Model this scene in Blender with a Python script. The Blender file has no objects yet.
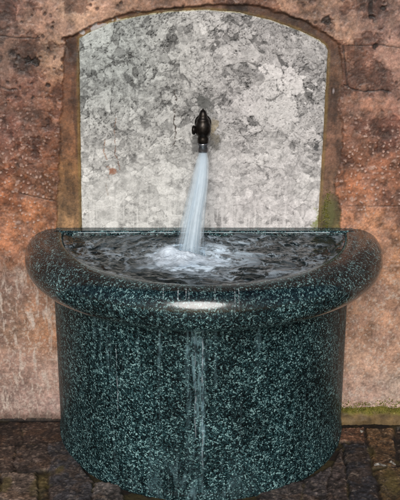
import bpy, bmesh, math, random
import numpy as np
from mathutils import Vector

random.seed(7)
S = bpy.context.scene
COL = S.collection
R = math.radians

# ------------------------------------------------------------------ camera model
F = 900.0                      # focal length in photo pixels (photo 400x500)
PITCH = R(18.0)
CY, CZ = -2.90, 1.579          # camera 2.9 m in front of the wall, eye height

def ray(px, py):
    u = (px - 200.0) / F
    v = (250.0 - py) / F
    return (u, math.cos(PITCH) + v * math.sin(PITCH), -math.sin(PITCH) + v * math.cos(PITCH))

def on_wall(px, py, y=0.0):    # point of the wall plane seen at a photo pixel -> (x, z)
    d = ray(px, py); t = (y - CY) / d[1]
    return (d[0] * t, CZ + d[2] * t)

def on_level(px, py, z=0.0):   # point of a horizontal plane -> (x, y)
    d = ray(px, py); t = (z - CZ) / d[2]
    return (d[0] * t, CY + d[1] * t)

# ------------------------------------------------------------------ numpy noise
def hsh(ix, iy, seed):
    h = (ix.astype(np.int64) * 374761393 + iy.astype(np.int64) * 668265263 + seed * 1274126177) & 0xFFFFFFFF
    h = ((h ^ (h >> 13)) * 1274126177) & 0xFFFFFFFF
    h = ((h ^ (h >> 16)) * 2246822519) & 0xFFFFFFFF
    h = h ^ (h >> 15)
    return (h & 0xFFFFFF) / float(0xFFFFFF)

def vn(x, y, seed=0):
    x = np.asarray(x, float); y = np.asarray(y, float)
    ix = np.floor(x); iy = np.floor(y); fx = x - ix; fy = y - iy
    ux = fx * fx * fx * (fx * (fx * 6 - 15) + 10); uy = fy * fy * fy * (fy * (fy * 6 - 15) + 10)
    a = hsh(ix, iy, seed); b = hsh(ix + 1, iy, seed); c = hsh(ix, iy + 1, seed); d = hsh(ix + 1, iy + 1, seed)
    return (a + (b - a) * ux) * (1 - uy) + (c + (d - c) * ux) * uy

def fbm(x, y, seed=0, octv=5, gain=0.5):
    s = 0; a = 1.0; n = 0; c, sn = math.cos(0.6), math.sin(0.6)
    for o in range(octv):
        s = s + a * vn(x, y, seed + o * 17); n += a; a *= gain
        x, y = (x * c - y * sn) * 2.03 + 11.3, (x * sn + y * c) * 2.03 + 5.7
    return s / n

def worley(x, y, seed=0, jit=0.9):
    ix = np.floor(x); iy = np.floor(y)
    f1 = np.full(x.shape, 9.0); f2 = np.full(x.shape, 9.0); cid = np.zeros(x.shape); 
    for dx in (-1, 0, 1):
        for dy in (-1, 0, 1):
            cx = ix + dx; cy = iy + dy
            px = cx + 0.5 + jit * (hsh(cx, cy, seed) - 0.5); py = cy + 0.5 + jit * (hsh(cx, cy, seed + 1) - 0.5)
            d = np.hypot(x - px, y - py); k = hsh(cx, cy, seed + 2)
            m = d < f1
            f2 = np.where(m, f1, np.minimum(f2, d)); cid = np.where(m, k, cid); f1 = np.where(m, d, f1)
    return f1, f2, cid

def sst(a, b, x):
    t = np.clip((x - a) / (b - a), 0, 1); return t * t * (3 - 2 * t)

def lin(c):
    c = np.asarray(c, float) / 255.0
    return np.where(c <= 0.04045, c / 12.92, ((c + 0.055) / 1.055) ** 2.4)

def poly_dist(x, z, poly):     # signed distance, positive inside
    inside = np.zeros(x.shape, bool); d = np.full(x.shape, 9.0); n = len(poly)
    for i in range(n):
        x0, z0 = poly[i]; x1, z1 = poly[(i + 1) % n]
        ex, ez = x1 - x0, z1 - z0
        t = np.clip(((x - x0) * ex + (z - z0) * ez) / (ex * ex + ez * ez + 1e-12), 0, 1)
        d = np.minimum(d, np.hypot(x - x0 - t * ex, z - z0 - t * ez))
        c = ((z0 > z) != (z1 > z)) & (x < (x1 - x0) * (z - z0) / (z1 - z0 + 1e-12) + x0)
        inside ^= c
    return np.where(inside, d, -d)

def line_dist(x, z, pts):
    d = np.full(x.shape, 9.0)
    for (x0, z0), (x1, z1) in zip(pts[:-1], pts[1:]):
        ex, ez = x1 - x0, z1 - z0
        t = np.clip(((x - x0) * ex + (z - z0) * ez) / (ex * ex + ez * ez + 1e-12), 0, 1)
        d = np.minimum(d, np.hypot(x - x0 - t * ex, z - z0 - t * ez))
    return d

def rbf(x, z, pts, vals, s):   # smooth interpolation of hand-read local tints
    num = np.zeros(x.shape + (3,)); den = np.zeros(x.shape)
    for (px, pz), v in zip(pts, vals):
        w = 1.0 / (((x - px) ** 2 + (z - pz) ** 2) + s * s) ** 1.5
        num += w[..., None] * v; den += w
    return num / den[..., None]

def mixc(a, b, f):
    return a + (np.asarray(b) - a) * f[..., None]

# ------------------------------------------------------------------ object helpers
def link(name, me, mat=None, parent=None):
    o = bpy.data.objects.new(name, me); COL.objects.link(o)
    if mat: me.materials.append(mat)
    if parent: o.parent = parent
    return o

def tag(o, label=None, cat=None, group=None, kind=None):
    for k, v in (('label', label), ('category', cat), ('group', group), ('kind', kind)):
        if v: o[k] = v
    return o

def empty(name, loc=(0, 0, 0)):
    o = bpy.data.objects.new(name, None); COL.objects.link(o); o.location = loc; o.empty_display_size = 0.05
    return o

def smooth(me):
    me.polygons.foreach_set('use_smooth', np.ones(len(me.polygons), bool))

def grid_mesh(name, P, closed_u=False, colors=None, flip=False, extra=None):
    """P: (nv, nu, 3) array of points -> mesh; colors (nv,nu,3) -> 'Col'; extra dict of float attributes"""
    nv, nu = P.shape[:2]
    idx = np.arange(nv * nu).reshape(nv, nu)
    if closed_u: idx = np.concatenate([idx, idx[:, :1]], 1)
    q = np.stack([idx[:-1, :-1], idx[:-1, 1:], idx[1:, 1:], idx[1:, :-1]], -1).reshape(-1, 4)
    if flip: q = q[:, ::-1]
    me = bpy.data.meshes.new(name)
    me.vertices.add(nv * nu); me.vertices.foreach_set('co', P.reshape(-1).astype(np.float32))
    me.loops.add(q.size); me.loops.foreach_set('vertex_index', q.reshape(-1).astype(np.int32))
    me.polygons.add(len(q)); me.polygons.foreach_set('loop_start', np.arange(0, q.size, 4).astype(np.int32))
    me.update(calc_edges=True); me.validate()
    if colors is not None:
        a = me.color_attributes.new('Col', 'FLOAT_COLOR', 'POINT')
        c = np.ones((nv * nu, 4), np.float32); c[:, :3] = np.clip(colors.reshape(-1, 3), 0, 1)
        a.data.foreach_set('color', c.reshape(-1))
    for k, v in (extra or {}).items():
        a = me.attributes.new(k, 'FLOAT', 'POINT'); a.data.foreach_set('value', v.reshape(-1).astype(np.float32))
    smooth(me)
    return me

def bm_mesh(name, bm):
    me = bpy.data.meshes.new(name); bm.normal_update(); bm.to_mesh(me); bm.free(); smooth(me); return me

def lathe(name, prof, loc=(0, 0, 0), n=40, axis='Z', mat=None, parent=None):
    P = np.zeros((len(prof), n, 3))
    for i, (r, h) in enumerate(prof):
        for j in range(n):
            a = 2 * math.pi * j / n
            v = (r * math.cos(a), r * math.sin(a), h)
            if axis == 'Y': v = (r * math.cos(a), -h, r * math.sin(a))
            if axis == 'X': v = (-h, r * math.cos(a), r * math.sin(a))
            P[i, j] = (v[0] + loc[0], v[1] + loc[1], v[2] + loc[2])
    return link(name, grid_mesh(name, P, closed_u=True), mat, parent)

def sweep(path, radii, n=16):
    """rings of points along a path -> (len(path), n, 3)"""
    P = []
    for i, p in enumerate(path):
        a = Vector(path[max(i - 1, 0)]); b = Vector(path[min(i + 1, len(path) - 1)])
        t = (b - a).normalized(); u = t.cross(Vector((0.3, 1, 0.2))).normalized(); w = t.cross(u)
        P.append([tuple(Vector(p) + radii[i] * (math.cos(2 * math.pi * k / n) * u + math.sin(2 * math.pi * k / n) * w)) for k in range(n)])
    return np.array(P)

# ------------------------------------------------------------------ materials
class N:
    def __init__(s, name):
        s.m = bpy.data.materials.new(name); s.m.use_nodes = True
        s.t = s.m.node_tree; s.t.nodes.clear()
        s.out = s.t.nodes.new('ShaderNodeOutputMaterial')
    def __call__(s, typ, ins=None, **kw):
        n = s.t.nodes.new('ShaderNode' + typ)
        for k, v in kw.items(): setattr(n, k, v)
        for k, v in (ins or {}).items():
            if isinstance(v, bpy.types.NodeSocket): s.t.links.new(v, n.inputs[k])
            else: n.inputs[k].default_value = v
        return n
    def ramp(s, fac, stops, interp='LINEAR'):
        n = s('ValToRGB', {0: fac}); cr = n.color_ramp; cr.interpolation = interp
        while len(cr.elements) < len(stops): cr.elements.new(0.5)
        for e, (p, c) in zip(cr.elements, stops):
            e.position = p; e.color = (c, c, c, 1) if isinstance(c, (int, float)) else (*c, 1)
        return n.outputs[0]
    def mix(s, a, b, fac, blend='MIX'):
        n = s('Mix', data_type='RGBA', blend_type=blend)
        for i, v in ((0, fac), (6, a), (7, b)):
            if isinstance(v, bpy.types.NodeSocket): s.t.links.new(v, n.inputs[i])
            else: n.inputs[i].default_value = v if not isinstance(v, tuple) else (*v, 1)
        return n.outputs[2]
    def end(s, sock):
        s.t.links.new(sock, s.out.inputs[0]); return s.m

def painted(name, rough=(0.6, 0.9), bump=0.15, scale=260.0, spec=0.35, var=0.22):
    """relief meshes: own colour from the mesh attribute, fine grain and gloss from nodes"""
    n = N(name)
    col = n('VertexColor', layer_name='Col').outputs[0]
    tc = n('TexCoord').outputs['Object']
    n1 = n('TexNoise', {'Vector': tc, 'Scale': scale, 'Detail': 6.0, 'Roughness': 0.65}).outputs[0]
    n2 = n('TexNoise', {'Vector': tc, 'Scale': scale * 0.17, 'Detail': 5.0, 'Roughness': 0.6}).outputs[0]
    g = n.ramp(n1, [(0.3, 1.0 - var), (0.7, 1.0 + var)])
    c2 = n.mix(col, g, 1.0, 'MULTIPLY')
    r = n.ramp(n2, [(0.35, rough[0]), (0.65, rough[1])])
    b = n('Bump', {'Height': n1, 'Strength': bump, 'Distance': 0.004}).outputs[0]
    p = n('BsdfPrincipled', {'Base Color': c2, 'Roughness': r, 'Normal': b, 'Specular IOR Level': spec})
    return n.end(p.outputs[0])

def granite(name, r0, r1, spec):
    n = N(name)
    tc = n('TexCoord').outputs['Object']
    wob = n('TexNoise', {'Vector': tc, 'Scale': 70.0, 'Detail': 3.0}).outputs['Color']
    w = n('VectorMath', {0: wob, 1: (0.012, 0.012, 0.012)}, operation='MULTIPLY').outputs[0]
    v = n('VectorMath', {0: tc, 1: w}, operation='ADD').outputs[0]
    va = n('TexVoronoi', {'Vector': v, 'Scale': 215.0, 'Randomness': 1.0})
    vb = n('TexVoronoi', {'Vector': v, 'Scale': 390.0, 'Randomness': 1.0})
    sa = n('SeparateColor', {0: va.outputs['Color']}).outputs
    sb = n('SeparateColor', {0: vb.outputs['Color']}).outputs
    cl = n('TexNoise', {'Vector': tc, 'Scale': 42.0, 'Detail': 5.0, 'Roughness': 0.75}).outputs[0]
    def add(a, b, op='ADD'):
        q = n('Math', {0: a, 1: b}, operation=op); return q.outputs[0]
    val = add(add(add(sa[0], 0.46, 'MULTIPLY'), add(sb[1], 0.38, 'MULTIPLY')), add(cl, 0.50, 'MULTIPLY'))
    dk, md, lt, wh = (0.0015, 0.004, 0.005), (0.008, 0.022, 0.026), (0.028, 0.074, 0.082), (0.25, 0.41, 0.41)
    c = n.ramp(val, [(0.48, dk), (0.68, md), (0.85, lt), (1.0, wh)])
    big = n('TexNoise', {'Vector': tc, 'Scale': 7.0, 'Detail': 4.0}).outputs[0]
    c = n.mix(c, n.ramp(big, [(0.3, 0.5), (0.7, 1.3)]), 1.0, 'MULTIPLY')
    st = n('Mapping', {'Vector': tc, 'Scale': (75.0, 75.0, 2.2)}).outputs[0]
    sn = n('TexNoise', {'Vector': st, 'Scale': 1.0, 'Detail': 4.0, 'Roughness': 0.6}).outputs[0]
    lime = n.ramp(sn, [(0.60, 0.0), (0.80, 0.14)])
    c = n.mix(c, (0.22, 0.34, 0.38), lime)
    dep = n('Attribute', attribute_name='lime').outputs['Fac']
    c = n.mix(c, (0.22, 0.38, 0.43), dep)  # limescale together with the wet sheen painted into the colour
    fine = n('TexNoise', {'Vector': tc, 'Scale': 180.0, 'Detail': 4.0}).outputs[0]
    b = n('Bump', {'Height': fine, 'Strength': 0.06, 'Distance': 0.002}).outputs[0]
    r = n.ramp(sn, [(0.4, r0), (0.72, r1)])
    p = n('BsdfPrincipled', {'Base Color': c, 'Roughness': r, 'Normal': b, 'Specular IOR Level': spec})
    return n.end(p.outputs[0])

def metal(name, col, rough, spots=0.5):
    n = N(name)
    tc = n('TexCoord').outputs['Object']
    k = n('TexNoise', {'Vector': tc, 'Scale': 120.0, 'Detail': 5.0}).outputs[0]
    c = n.mix(n.ramp(k, [(0.35, tuple(v * (1 - spots) for v in col)), (0.65, col)]), (1, 1, 1), 0.0)
    b = n('Bump', {'Height': k, 'Strength': 0.2, 'Distance': 0.002}).outputs[0]
    p = n('BsdfPrincipled', {'Base Color': c, 'Metallic': 0.85, 'Roughness': rough, 'Normal': b})
    return n.end(p.outputs[0])

def water_mat():
    n = N('basin_water')
    foam = n('Attribute', attribute_name='foam').outputs['Fac']
    tc = n('TexCoord').outputs['Object']
    k = n('TexNoise', {'Vector': tc, 'Scale': 90.0, 'Detail': 4.0}).outputs[0]
    b = n('Bump', {'Height': k, 'Strength': 0.10, 'Distance': 0.003}).outputs[0]
    w = n('BsdfPrincipled', {'Base Color': (0.05, 0.10, 0.115, 1), 'Roughness': 0.05, 'IOR': 1.333,
                             'Transmission Weight': 0.9, 'Normal': b}).outputs[0]
    f = n('BsdfPrincipled', {'Base Color': (0.62, 0.75, 0.86, 1), 'Roughness': 0.5}).outputs[0]  # pale colour for foam and for the painted reflection streaks
    return n.end(n('MixShader', {0: foam, 1: w, 2: f}).outputs[0])

def white_water(name='white_water', base=0.5):
    n = N(name)
    d = n('Attribute', attribute_name='dens').outputs['Fac']
    p = n('BsdfPrincipled', {'Base Color': (0.80, 0.87, 0.92, 1), 'Roughness': 0.3, 'IOR': 1.333}).outputs[0]
    t = n('BsdfTransparent', {'Color': (0.93, 0.96, 0.98, 1)}).outputs[0]
    return n.end(n('MixShader', {0: d, 1: t, 2: p}).outputs[0])

def foam_mat():
    n = N('white_foam')
    tc = n('TexCoord').outputs['Object']
    k = n('TexNoise', {'Vector': tc, 'Scale': 160.0, 'Detail': 5.0}).outputs[0]
    b = n('Bump', {'Height': k, 'Strength': 0.2, 'Distance': 0.003}).outputs[0]
    d = n('Attribute', attribute_name='dens').outputs['Fac']
    p = n('BsdfPrincipled', {'Base Color': (0.70, 0.80, 0.90, 1), 'Roughness': 0.4, 'Normal': b}).outputs[0]
    t = n('BsdfTransparent').outputs[0]
    return n.end(n('MixShader', {0: d, 1: t, 2: p}).outputs[0])

def moss_mat():
    n = N('moss_green')
    tc = n('TexCoord').outputs['Object']
    k = n('TexNoise', {'Vector': tc, 'Scale': 60.0, 'Detail': 5.0}).outputs[0]
    c = n.ramp(k, [(0.3, (0.09, 0.095, 0.016)), (0.55, (0.22, 0.21, 0.05)), (0.75, (0.40, 0.35, 0.15))])
    p = n('BsdfPrincipled', {'Base Color': c, 'Roughness': 0.9, 'Specular IOR Level': 0.1})
    return n.end(p.outputs[0])

def flake_mat(name='pale_dry_leaf', c0=(0.42, 0.38, 0.31), c1=(0.72, 0.70, 0.66)):
    n = N(name)
    tc = n('TexCoord').outputs['Object']
    k = n('TexNoise', {'Vector': tc, 'Scale': 150.0, 'Detail': 4.0}).outputs[0]
    c = n.ramp(k, [(0.3, c0), (0.7, c1)])
    p = n('BsdfPrincipled', {'Base Color': c, 'Roughness': 0.7})
    return n.end(p.outputs[0])

M_WALL = painted('limewashed_plaster', (0.36, 0.8), 0.25, 240.0, 0.4, 0.2)
M_PLAQUE = painted('breccia_limestone', (0.35, 0.7), 0.25, 300.0, 0.4, 0.16)
M_GROUND = painted('worn_paving', (0.5, 0.9), 0.4, 260.0, 0.35, 0.28)
M_GRANITE = granite('dark_green_granite', 0.38, 0.55, 0.12)
M_WET = granite('wet_dark_green_granite', 0.13, 0.20, 0.62)
M_BRONZE = metal('aged_bronze', (0.040, 0.034, 0.030), 0.36, 0.6)
M_CHROME = metal('worn_chrome', (0.30, 0.31, 0.33), 0.14, 0.5)
M_WATER = water_mat(); M_JET = white_water(); M_FOAM = foam_mat(); M_GLINT = flake_mat('painted_glint', (0.16, 0.21, 0.23), (0.34, 0.40, 0.43)); M_MOSS = moss_mat(); M_FLAKE = flake_mat()
ALB = 0.80                      # photo tint -> surface albedo

# ------------------------------------------------------------------ outlines read on the wall plane
ARCH = [(78, 38), (90, 31), (110, 22), (140, 15), (170, 11), (205, 9), (240, 12), (270, 19), (300, 30), (318, 39), (326, 45), (329, 52)]
LEFT = [(78, 38), (78.5, 100), (79.5, 160), (80.5, 228), (81, 262)]
RIGHT = [(329, 52), (327, 90), (325, 130), (322, 180), (319, 228), (317, 262)]
W = lambda L: [on_wall(*p) for p in L]
plaque_poly = W(ARCH) + W(RIGHT)[1:] + W(LEFT)[::-1][:-1]
COLLAR = [(57, 262), (57, 228), (58, 170), (60, 130), (63, 80), (64, 39), (76, 33), (92, 26), (110, 18), (140, 11), (170, 7), (205, 4),
          (245, 5), (275, 10), (305, 22), (326, 34), (341, 46), (344, 75), (338, 100), (343, 135), (341, 160), (334, 185), (340, 210), (341, 262)]
collar_poly = W(COLLAR)

# ================================================================== WALL
def axis(lo, hi, step, ends):
    core = np.arange(lo, hi + step * 0.5, step)
    return np.concatenate([[-e for e in ends[::-1]] if lo < 0 else [], core, ends])

xs = np.concatenate([[-9, -6, -4, -2.6, -1.8, -1.3, -1.0, -0.88], np.arange(-0.80, 0.8001, 0.0023), [0.88, 1.0, 1.3, 1.8, 2.6, 4, 6, 9]])
zs = np.concatenate([[-0.08, -0.04], np.arange(-0.01, 1.56, 0.0023), [1.62, 1.75, 2.0, 2.4, 2.9, 3.4, 4.0]])
X, Z = np.meshgrid(xs, zs)
WT = [(10,10,150,105,90),(40,20,162,118,98),(70,20,185,145,118),(110,8,180,135,108),(60,60,188,143,108),(10,60,112,84,72),(20,90,122,72,56),
      (60,95,130,82,58),(10,130,122,74,60),(30,150,124,70,44),(50,180,146,82,46),(10,200,166,90,48),(40,215,178,96,48),(10,250,184,102,58),
      (15,290,172,122,98),(45,290,184,116,74),(45,330,192,127,86),(10,330,166,122,96),(20,370,166,126,110),(50,380,188,147,130),(15,405,168,132,120),
      (55,410,192,152,142),(180,2,150,105,80),(290,5,172,125,98),(340,20,184,137,110),(390,20,150,110,98),(350,70,152,102,76),(390,70,168,122,106),
      (370,120,150,100,78),(395,130,145,95,80),(350,150,128,78,54),(385,170,150,90,62),(350,190,172,97,58),(390,200,166,95,62),(380,220,188,116,72),
      (390,260,184,117,74),(390,300,194,132,96),(360,320,198,138,102),(390,350,202,147,116),(355,360,202,152,122),(370,390,202,157,136),(395,390,206,172,150)]
pts = [on_wall(p[0], p[1]) for p in WT]; vals = [np.array(p[2:], float) for p in WT]
base = rbf(X, Z, pts, vals, 0.035)
zt = lambda py: on_wall(200, py)[1]
# broad mottle
m1 = fbm(X * 9, Z * 9, 3, 6, 0.6); m2 = fbm(X * 30, Z * 30, 9, 5, 0.6); m3 = fbm(X * 75, Z * 75, 21, 4, 0.6)
low0 = sst(zt(215), zt(290), Z); mot = 1 + (0.95 - 0.35 * low0) * (m1 - 0.5) + (0.9 - 0.45 * low0) * (m2 - 0.5) + (0.6 - 0.2 * low0) * (m3 - 0.5)
col = base * mot[..., None]
pkn = sst(0.46, 0.66, fbm(X * 24 + 9, Z * 24, 47, 5, 0.62)); col = mixc(col, col * 0.55 + np.array([88, 66, 62.0]), pkn * 0.55)
upper = sst(zt(150), zt(70), Z); low = sst(zt(230), zt(300), Z); mid = (1 - upper) * (1 - low)
# flaked paint: pale top coat over dark red-brown undercoat
fl = fbm(X * 13 + 3, Z * 16, 41, 6, 0.58)
flake = sst(0.53, 0.56, fl) * sst(zt(260), zt(150), Z)
flakeP = sst(0.42, 0.40, fl) * upper
col = mixc(col, col * np.array([0.66, 0.58, 0.55]), flake * 0.75)
col = mixc(col, col * 0.6 + np.array([88, 66, 54]), flakeP * 0.7)
# dark pits
f1, f2, cid = worley(X * 62 + 0.8 * m2, Z * 62 + 0.8 * m3, 51)
pit = 0.75 * (cid > 0.90) * sst(0.42, 0.16, f1 + 0.25 * (m3 - 0.5)) * (0.35 + 0.65 * upper) * (1 - 0.8 * low) * sst(0.42, 0.55, fbm(X * 6, Z * 6, 60, 3))
col = mixc(col, col * np.array([0.38, 0.33, 0.32]), pit)
# pale grains and lumps
f1b, _, cb = worley(X * 74 + 0.7 * m3, Z * 80 + 0.7 * m2, 71)
f1c, _, cc = worley(X * 34 + 0.8 * m3, Z * 40 + 0.9 * m2, 77)
patch = sst(0.40, 0.58, fbm(X * 7 + 2, Z * 7, 85, 4))
grain = np.maximum((cb > 0.66) * sst(0.36, 0.14, f1b + 0.5 * (m3 - 0.5)), 0.75 * (cc > 0.80) * sst(0.34, 0.12, f1c + 0.5 * (m3 - 0.5))) * (mid * (0.35 + 0.65 * patch) + 0.18 * upper * patch + 0.22 * low)
col = mixc(col, np.array([226, 182, 164.0]), grain * 0.8)
# efflorescence: wriggling vertical runs low on the left, broken bloom elsewhere
wx = X + 0.018 * (fbm(X * 10, Z * 22, 95, 3) - 0.5)
run = fbm(wx * 95, Z * 13, 91, 4, 0.55)
runs = sst(0.55, 0.70, run) * low * sst(-0.42, -0.56, X + 0.1 * (m1 - 0.5))
bloom = sst(0.52, 0.72, fbm(X * 55, Z * 42, 99, 5, 0.65)) * low
col = mixc(col, np.array([222, 196, 180.0]), np.clip(runs * 0.75 + bloom * 0.40, 0, 1))
m4 = fbm(X * 190, Z * 170, 107, 3, 0.65); col = col * (1 + 0.42 * (m4 - 0.5))[..., None]
wsp = sst(0.62, 0.70, fbm(X * 120, Z * 95, 103, 3, 0.6)) * (0.25 + 0.5 * low)
col = mixc(col, np.array([235, 212, 196.0]), wsp * 0.7)
# cracks (pixels of the photo on the wall plane)
cracks = [([(330, 43), (345, 45), (362, 46), (380, 45), (402, 48)], 0.0013, 0.5), ([(344, 84), (352, 89), (365, 92), (380, 90), (388, 92)], 0.0016, 0.7),
          ([(-2, 36), (18, 37), (38, 38)], 0.0016, 0.55), ([(345, 205), (370, 206), (402, 206)], 0.0012, 0.35), ([(0, 86), (8, 90), (16, 89)], 0.002, 0.5),
          ([(371, 0), (370, 9), (371, 16)], 0.005, 0.75), ([(343, 45), (346, 70), (348, 88)], 0.002, 0.5), ([(20, 193), (45, 199), (56, 201)], 0.0014, 0.5)]
crk = np.zeros(X.shape)
for L, w, s in cracks:
    d = line_dist(X + 0.004 * (m2 - 0.5), Z + 0.008 * (m2 - 0.5), W(L)); crk = np.maximum(crk, s * sst(w * 2.2, w * 0.6, d))
col = mixc(col, col * 0.3, crk)
for (px, py, rr) in [(384, 8, .012), (375, 47, .008), (326, 20, .013), (48, 84, .012), (28, 60, .009), (38, 36, .006), (56, 10, .008), (50, 3, .012), (36, 62, .012), (32, 98, .008)]:
    cx, cz = on_wall(px, py); d = np.hypot(X - cx, (Z - cz) * 1.2) + 0.034 * (m2 - 0.5) + 0.016 * (m3 - .5)
    k = sst(rr, rr * 0.45, d); col = mixc(col, col * 0.32, k * 0.8); pit = np.maximum(pit, k)
# smooth mortar collar round the plaque
jx = X + 0.026 * (fbm(X * 26, Z * 26, 31, 5, 0.6) - 0.5); jz = Z + 0.020 * (fbm(X * 18, Z * 18, 33, 4) - 0.5)
dc = poly_dist(jx, jz, collar_poly); dp = poly_dist(X, Z, plaque_poly)
cm = sst(-0.003, 0.0045, dc)
CT = [(66,50,112,68,44),(70,90,128,80,52),(68,140,150,98,62),(68,180,176,120,66),(68,225,186,130,72),(100,24,140,95,75),(150,10,122,80,60),(220,5,112,76,56),
      (300,24,104,70,50),(335,45,112,74,52),(333,75,128,88,62),(333,110,146,102,78),(333,150,158,110,84),(332,185,150,106,76),(333,225,130,110,50)]
ccol = rbf(X, Z, [on_wall(p[0], p[1]) for p in CT], [np.array(p[2:], float) for p in CT], 0.02)  # tints darken along the top: shade of the recess painted in
brush = fbm(X * 110, Z * 7, 37, 4, 0.6)
ccol = ccol * np.array([0.98, 0.96, 0.97]) * (0.72 + 0.42 * m1 + 0.25 * (brush - 0.5) + 0.2 * (m3 - 0.5))[..., None]
lineY = sst(-0.0085, -0.003, dp) * (0.6 + 0.4 * (m2 > 0.45))
ccol = ccol * (1 + 0.8 * (m2 - 0.5) + 0.45 * (m4 - 0.5))[..., None]; stn = sst(0.50, 0.66, fbm(X * 30, Z * 9, 39, 4)); ccol = mixc(ccol, ccol * 0.62, stn * 0.7)
ccol = mixc(ccol, np.array([150, 122, 48.0]), lineY * 0.5)
gx, gz = on_wall(329, 212); gm = sst(0.050, 0.006, np.hypot((X - gx) * 1.7, (Z - gz) * 0.62) + 0.05 * (m2 - 0.5) + 0.03 * (m3 - .5))
ccol = mixc(ccol, np.array([112, 110, 46.0]), gm * 0.75)
px0, pz0 = on_wall(333.5, 91); pk = sst(0.010, 0.004, np.hypot((X - px0) * 2.2, (Z - pz0) * 0.8)) ; ccol = mixc(ccol, np.array([215, 205, 215.0]), pk * 0.7)
chip = sst(0.55, 0.60, fbm(X * 30, Z * 30, 44, 3)) * sst(on_wall(150, 0)[0], on_wall(135, 0)[0], X) * sst(zt(60), zt(36), Z)
ccol = mixc(ccol, np.array([205, 195, 195.0]), chip)
col = col * (1 - cm[..., None]) + ccol * cm[..., None]
col = mixc(col, np.array([112, 110, 46.0]), gm * 0.45)
# wall colour darker towards its foot
foot = sst(0.05, 0.0, Z + 0.03 * (m2 - 0.5)); col = mixc(col, col * np.array([0.55, 0.50, 0.46]), foot * 0.7)
lum = (col * np.array([0.3, 0.59, 0.11])).sum(-1)[..., None]
col = (col + (lum - col) * (0.17 + 0.16 * sst(zt(150), zt(215), Z)[..., None] - 0.08 * sst(zt(290), zt(340), Z)[..., None])) * np.array([0.90, 0.905, 0.90])
# relief (positive = towards the viewer)
h = 0.006 + 0.0022 * (m4 - 0.5) + 0.010 * (m1 - 0.5) + (0.006 * (m2 - 0.5) + 0.003 * (m3 - 0.5)) * (1 - 0.55 * low0) - 0.0022 * flake - 0.005 * pit + 0.0045 * grain + 0.001 * runs - 0.004 * crk
hc = -0.001 - 0.006 * sst(zt(75), zt(40), Z) + 0.004 * (m1 - 0.5) + 0.0012 * (m3 - 0.5)
h = 0.7 * h * (1 - cm) + hc * cm
h = np.where(dp > 0.004, -0.02, h)
P = np.stack([X, -h, Z], -1)
wall = link('plaster_wall', grid_mesh('plaster_wall', P, colors=lin(np.clip(col, 0, 255)) * ALB), M_WALL)
tag(wall, 'weathered orange and pink plaster wall behind the granite fountain', 'wall')

# low ledge at the foot of the wall, right of the basin
lx0 = on_wall(338, 420)[0]
lx = np.concatenate([np.arange(lx0, 0.8, 0.004), [1.0, 1.5]]); prof = [(0.012, 0.046), (-0.004, 0.045), (-0.014, 0.043), (-0.022, 0.039), (-0.027, 0.034), (-0.030, 0.028), (-0.031, 0.022), (-0.032, 0.016), (-0.033, 0.010), (-0.033, 0.004), (-0.033, -0.03)]
P = np.zeros((len(prof), len(lx), 3))
for i, (y, z) in enumerate(prof):
    P[i, :, 0] = lx; P[i, :, 1] = y - 0.018 * (fbm(lx * 32, lx * 0 + i * 0.9, 5, 5, 0.6) - 0.5); P[i, :, 2] = z + (0.016 * (fbm(lx * 26, lx * 0 + 3.3, 6, 5, 0.6) - 0.5) + 0.006 * (fbm(lx * 60, lx * 0 + i * 1.3, 7, 3) - 0.5)) * (z > 0)
lc = np.ones(P.shape) * np.array([112, 92, 62.0]) * (0.6 + 0.8 * fbm(P[..., 0] * 40, P[..., 2] * 40 + P[..., 1] * 40, 8, 4))[..., None]
lm = sst(0.022, 0.042, P[..., 2] + 0.03 * (fbm(P[..., 0] * 30, P[..., 2] * 30, 18, 4) - 0.5)); lc = mixc(lc, np.array([122, 116, 42.0]), lm * 0.85)
link('ledge', grid_mesh('ledge', P, colors=lin(lc) * ALB), M_GROUND, wall)

# ================================================================== PLAQUE
bot = 0.60; nu, nv = 430, 400
pl = W(LEFT); pr = W(RIGHT); pa = W(ARCH)
uu = np.linspace(0, 1, nu)
ax = np.array([p[0] for p in pa]); az = np.array([p[1] for p in pa])
xtop = ax[0] + (ax[-1] - ax[0]) * uu
ztop = np.interp(xtop, ax, az)
vv = np.linspace(0, 1, nv)
Zp = bot + vv[:, None] * (ztop[None, :] - bot)
lz = np.array([p[1] for p in pl])[::-1]; lxx = np.array([p[0] for p in pl])[::-1]
rz = np.array([p[1] for p in pr])[::-1]; rxx = np.array([p[0] for p in pr])[::-1]
Lx = np.interp(Zp, lz, lxx); Rx = np.interp(Zp, rz, rxx)
Xp = Lx + (Rx - Lx) * uu[None, :]
q1 = fbm(Xp * 22, Zp * 22, 201, 5, 0.6); q2 = fbm(Xp * 22 + 7, Zp * 22 + 3, 207, 5, 0.6); q3 = fbm(Xp * 120, Zp * 120, 211, 4, 0.6); q4 = fbm(Xp * 8, Zp * 8, 217, 4)
wa1 = fbm(Xp * 11, Zp * 11, 202, 2) - 0.5; wa2 = fbm(Xp * 11 + 4, Zp * 11, 203, 2) - 0.5
wb1 = fbm(Xp * 70, Zp * 70, 204, 3, 0.6) - 0.5; wb2 = fbm(Xp * 70, Zp * 70 + 9, 205, 3, 0.6) - 0.5
q6 = fbm(Xp * 55, Zp * 55, 219, 5, 0.68)
q8 = fbm(Xp * 180, Zp * 180, 206, 3, 0.65)
dx = Xp + 0.040 * wa1 + 0.0075 * wb1; dz = Zp + 0.040 * wa2 + 0.0075 * wb2
rx_, rz_ = dx * 0.88 + dz * 0.47, -dx * 0.47 + dz * 0.88
A1, A2, ac = worley(rx_ * 11, rz_ * 17, 221, 1.0); B1, B2, bc = worley(dx * 24 + 0.4 * dz * 24, dz * 33, 231, 1.0); C1, C2, cc = worley(rx_ * 58, rz_ * 46, 241, 1.0)
D1, D2, dcid = worley(dx * 190, dz * 200, 251)
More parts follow.
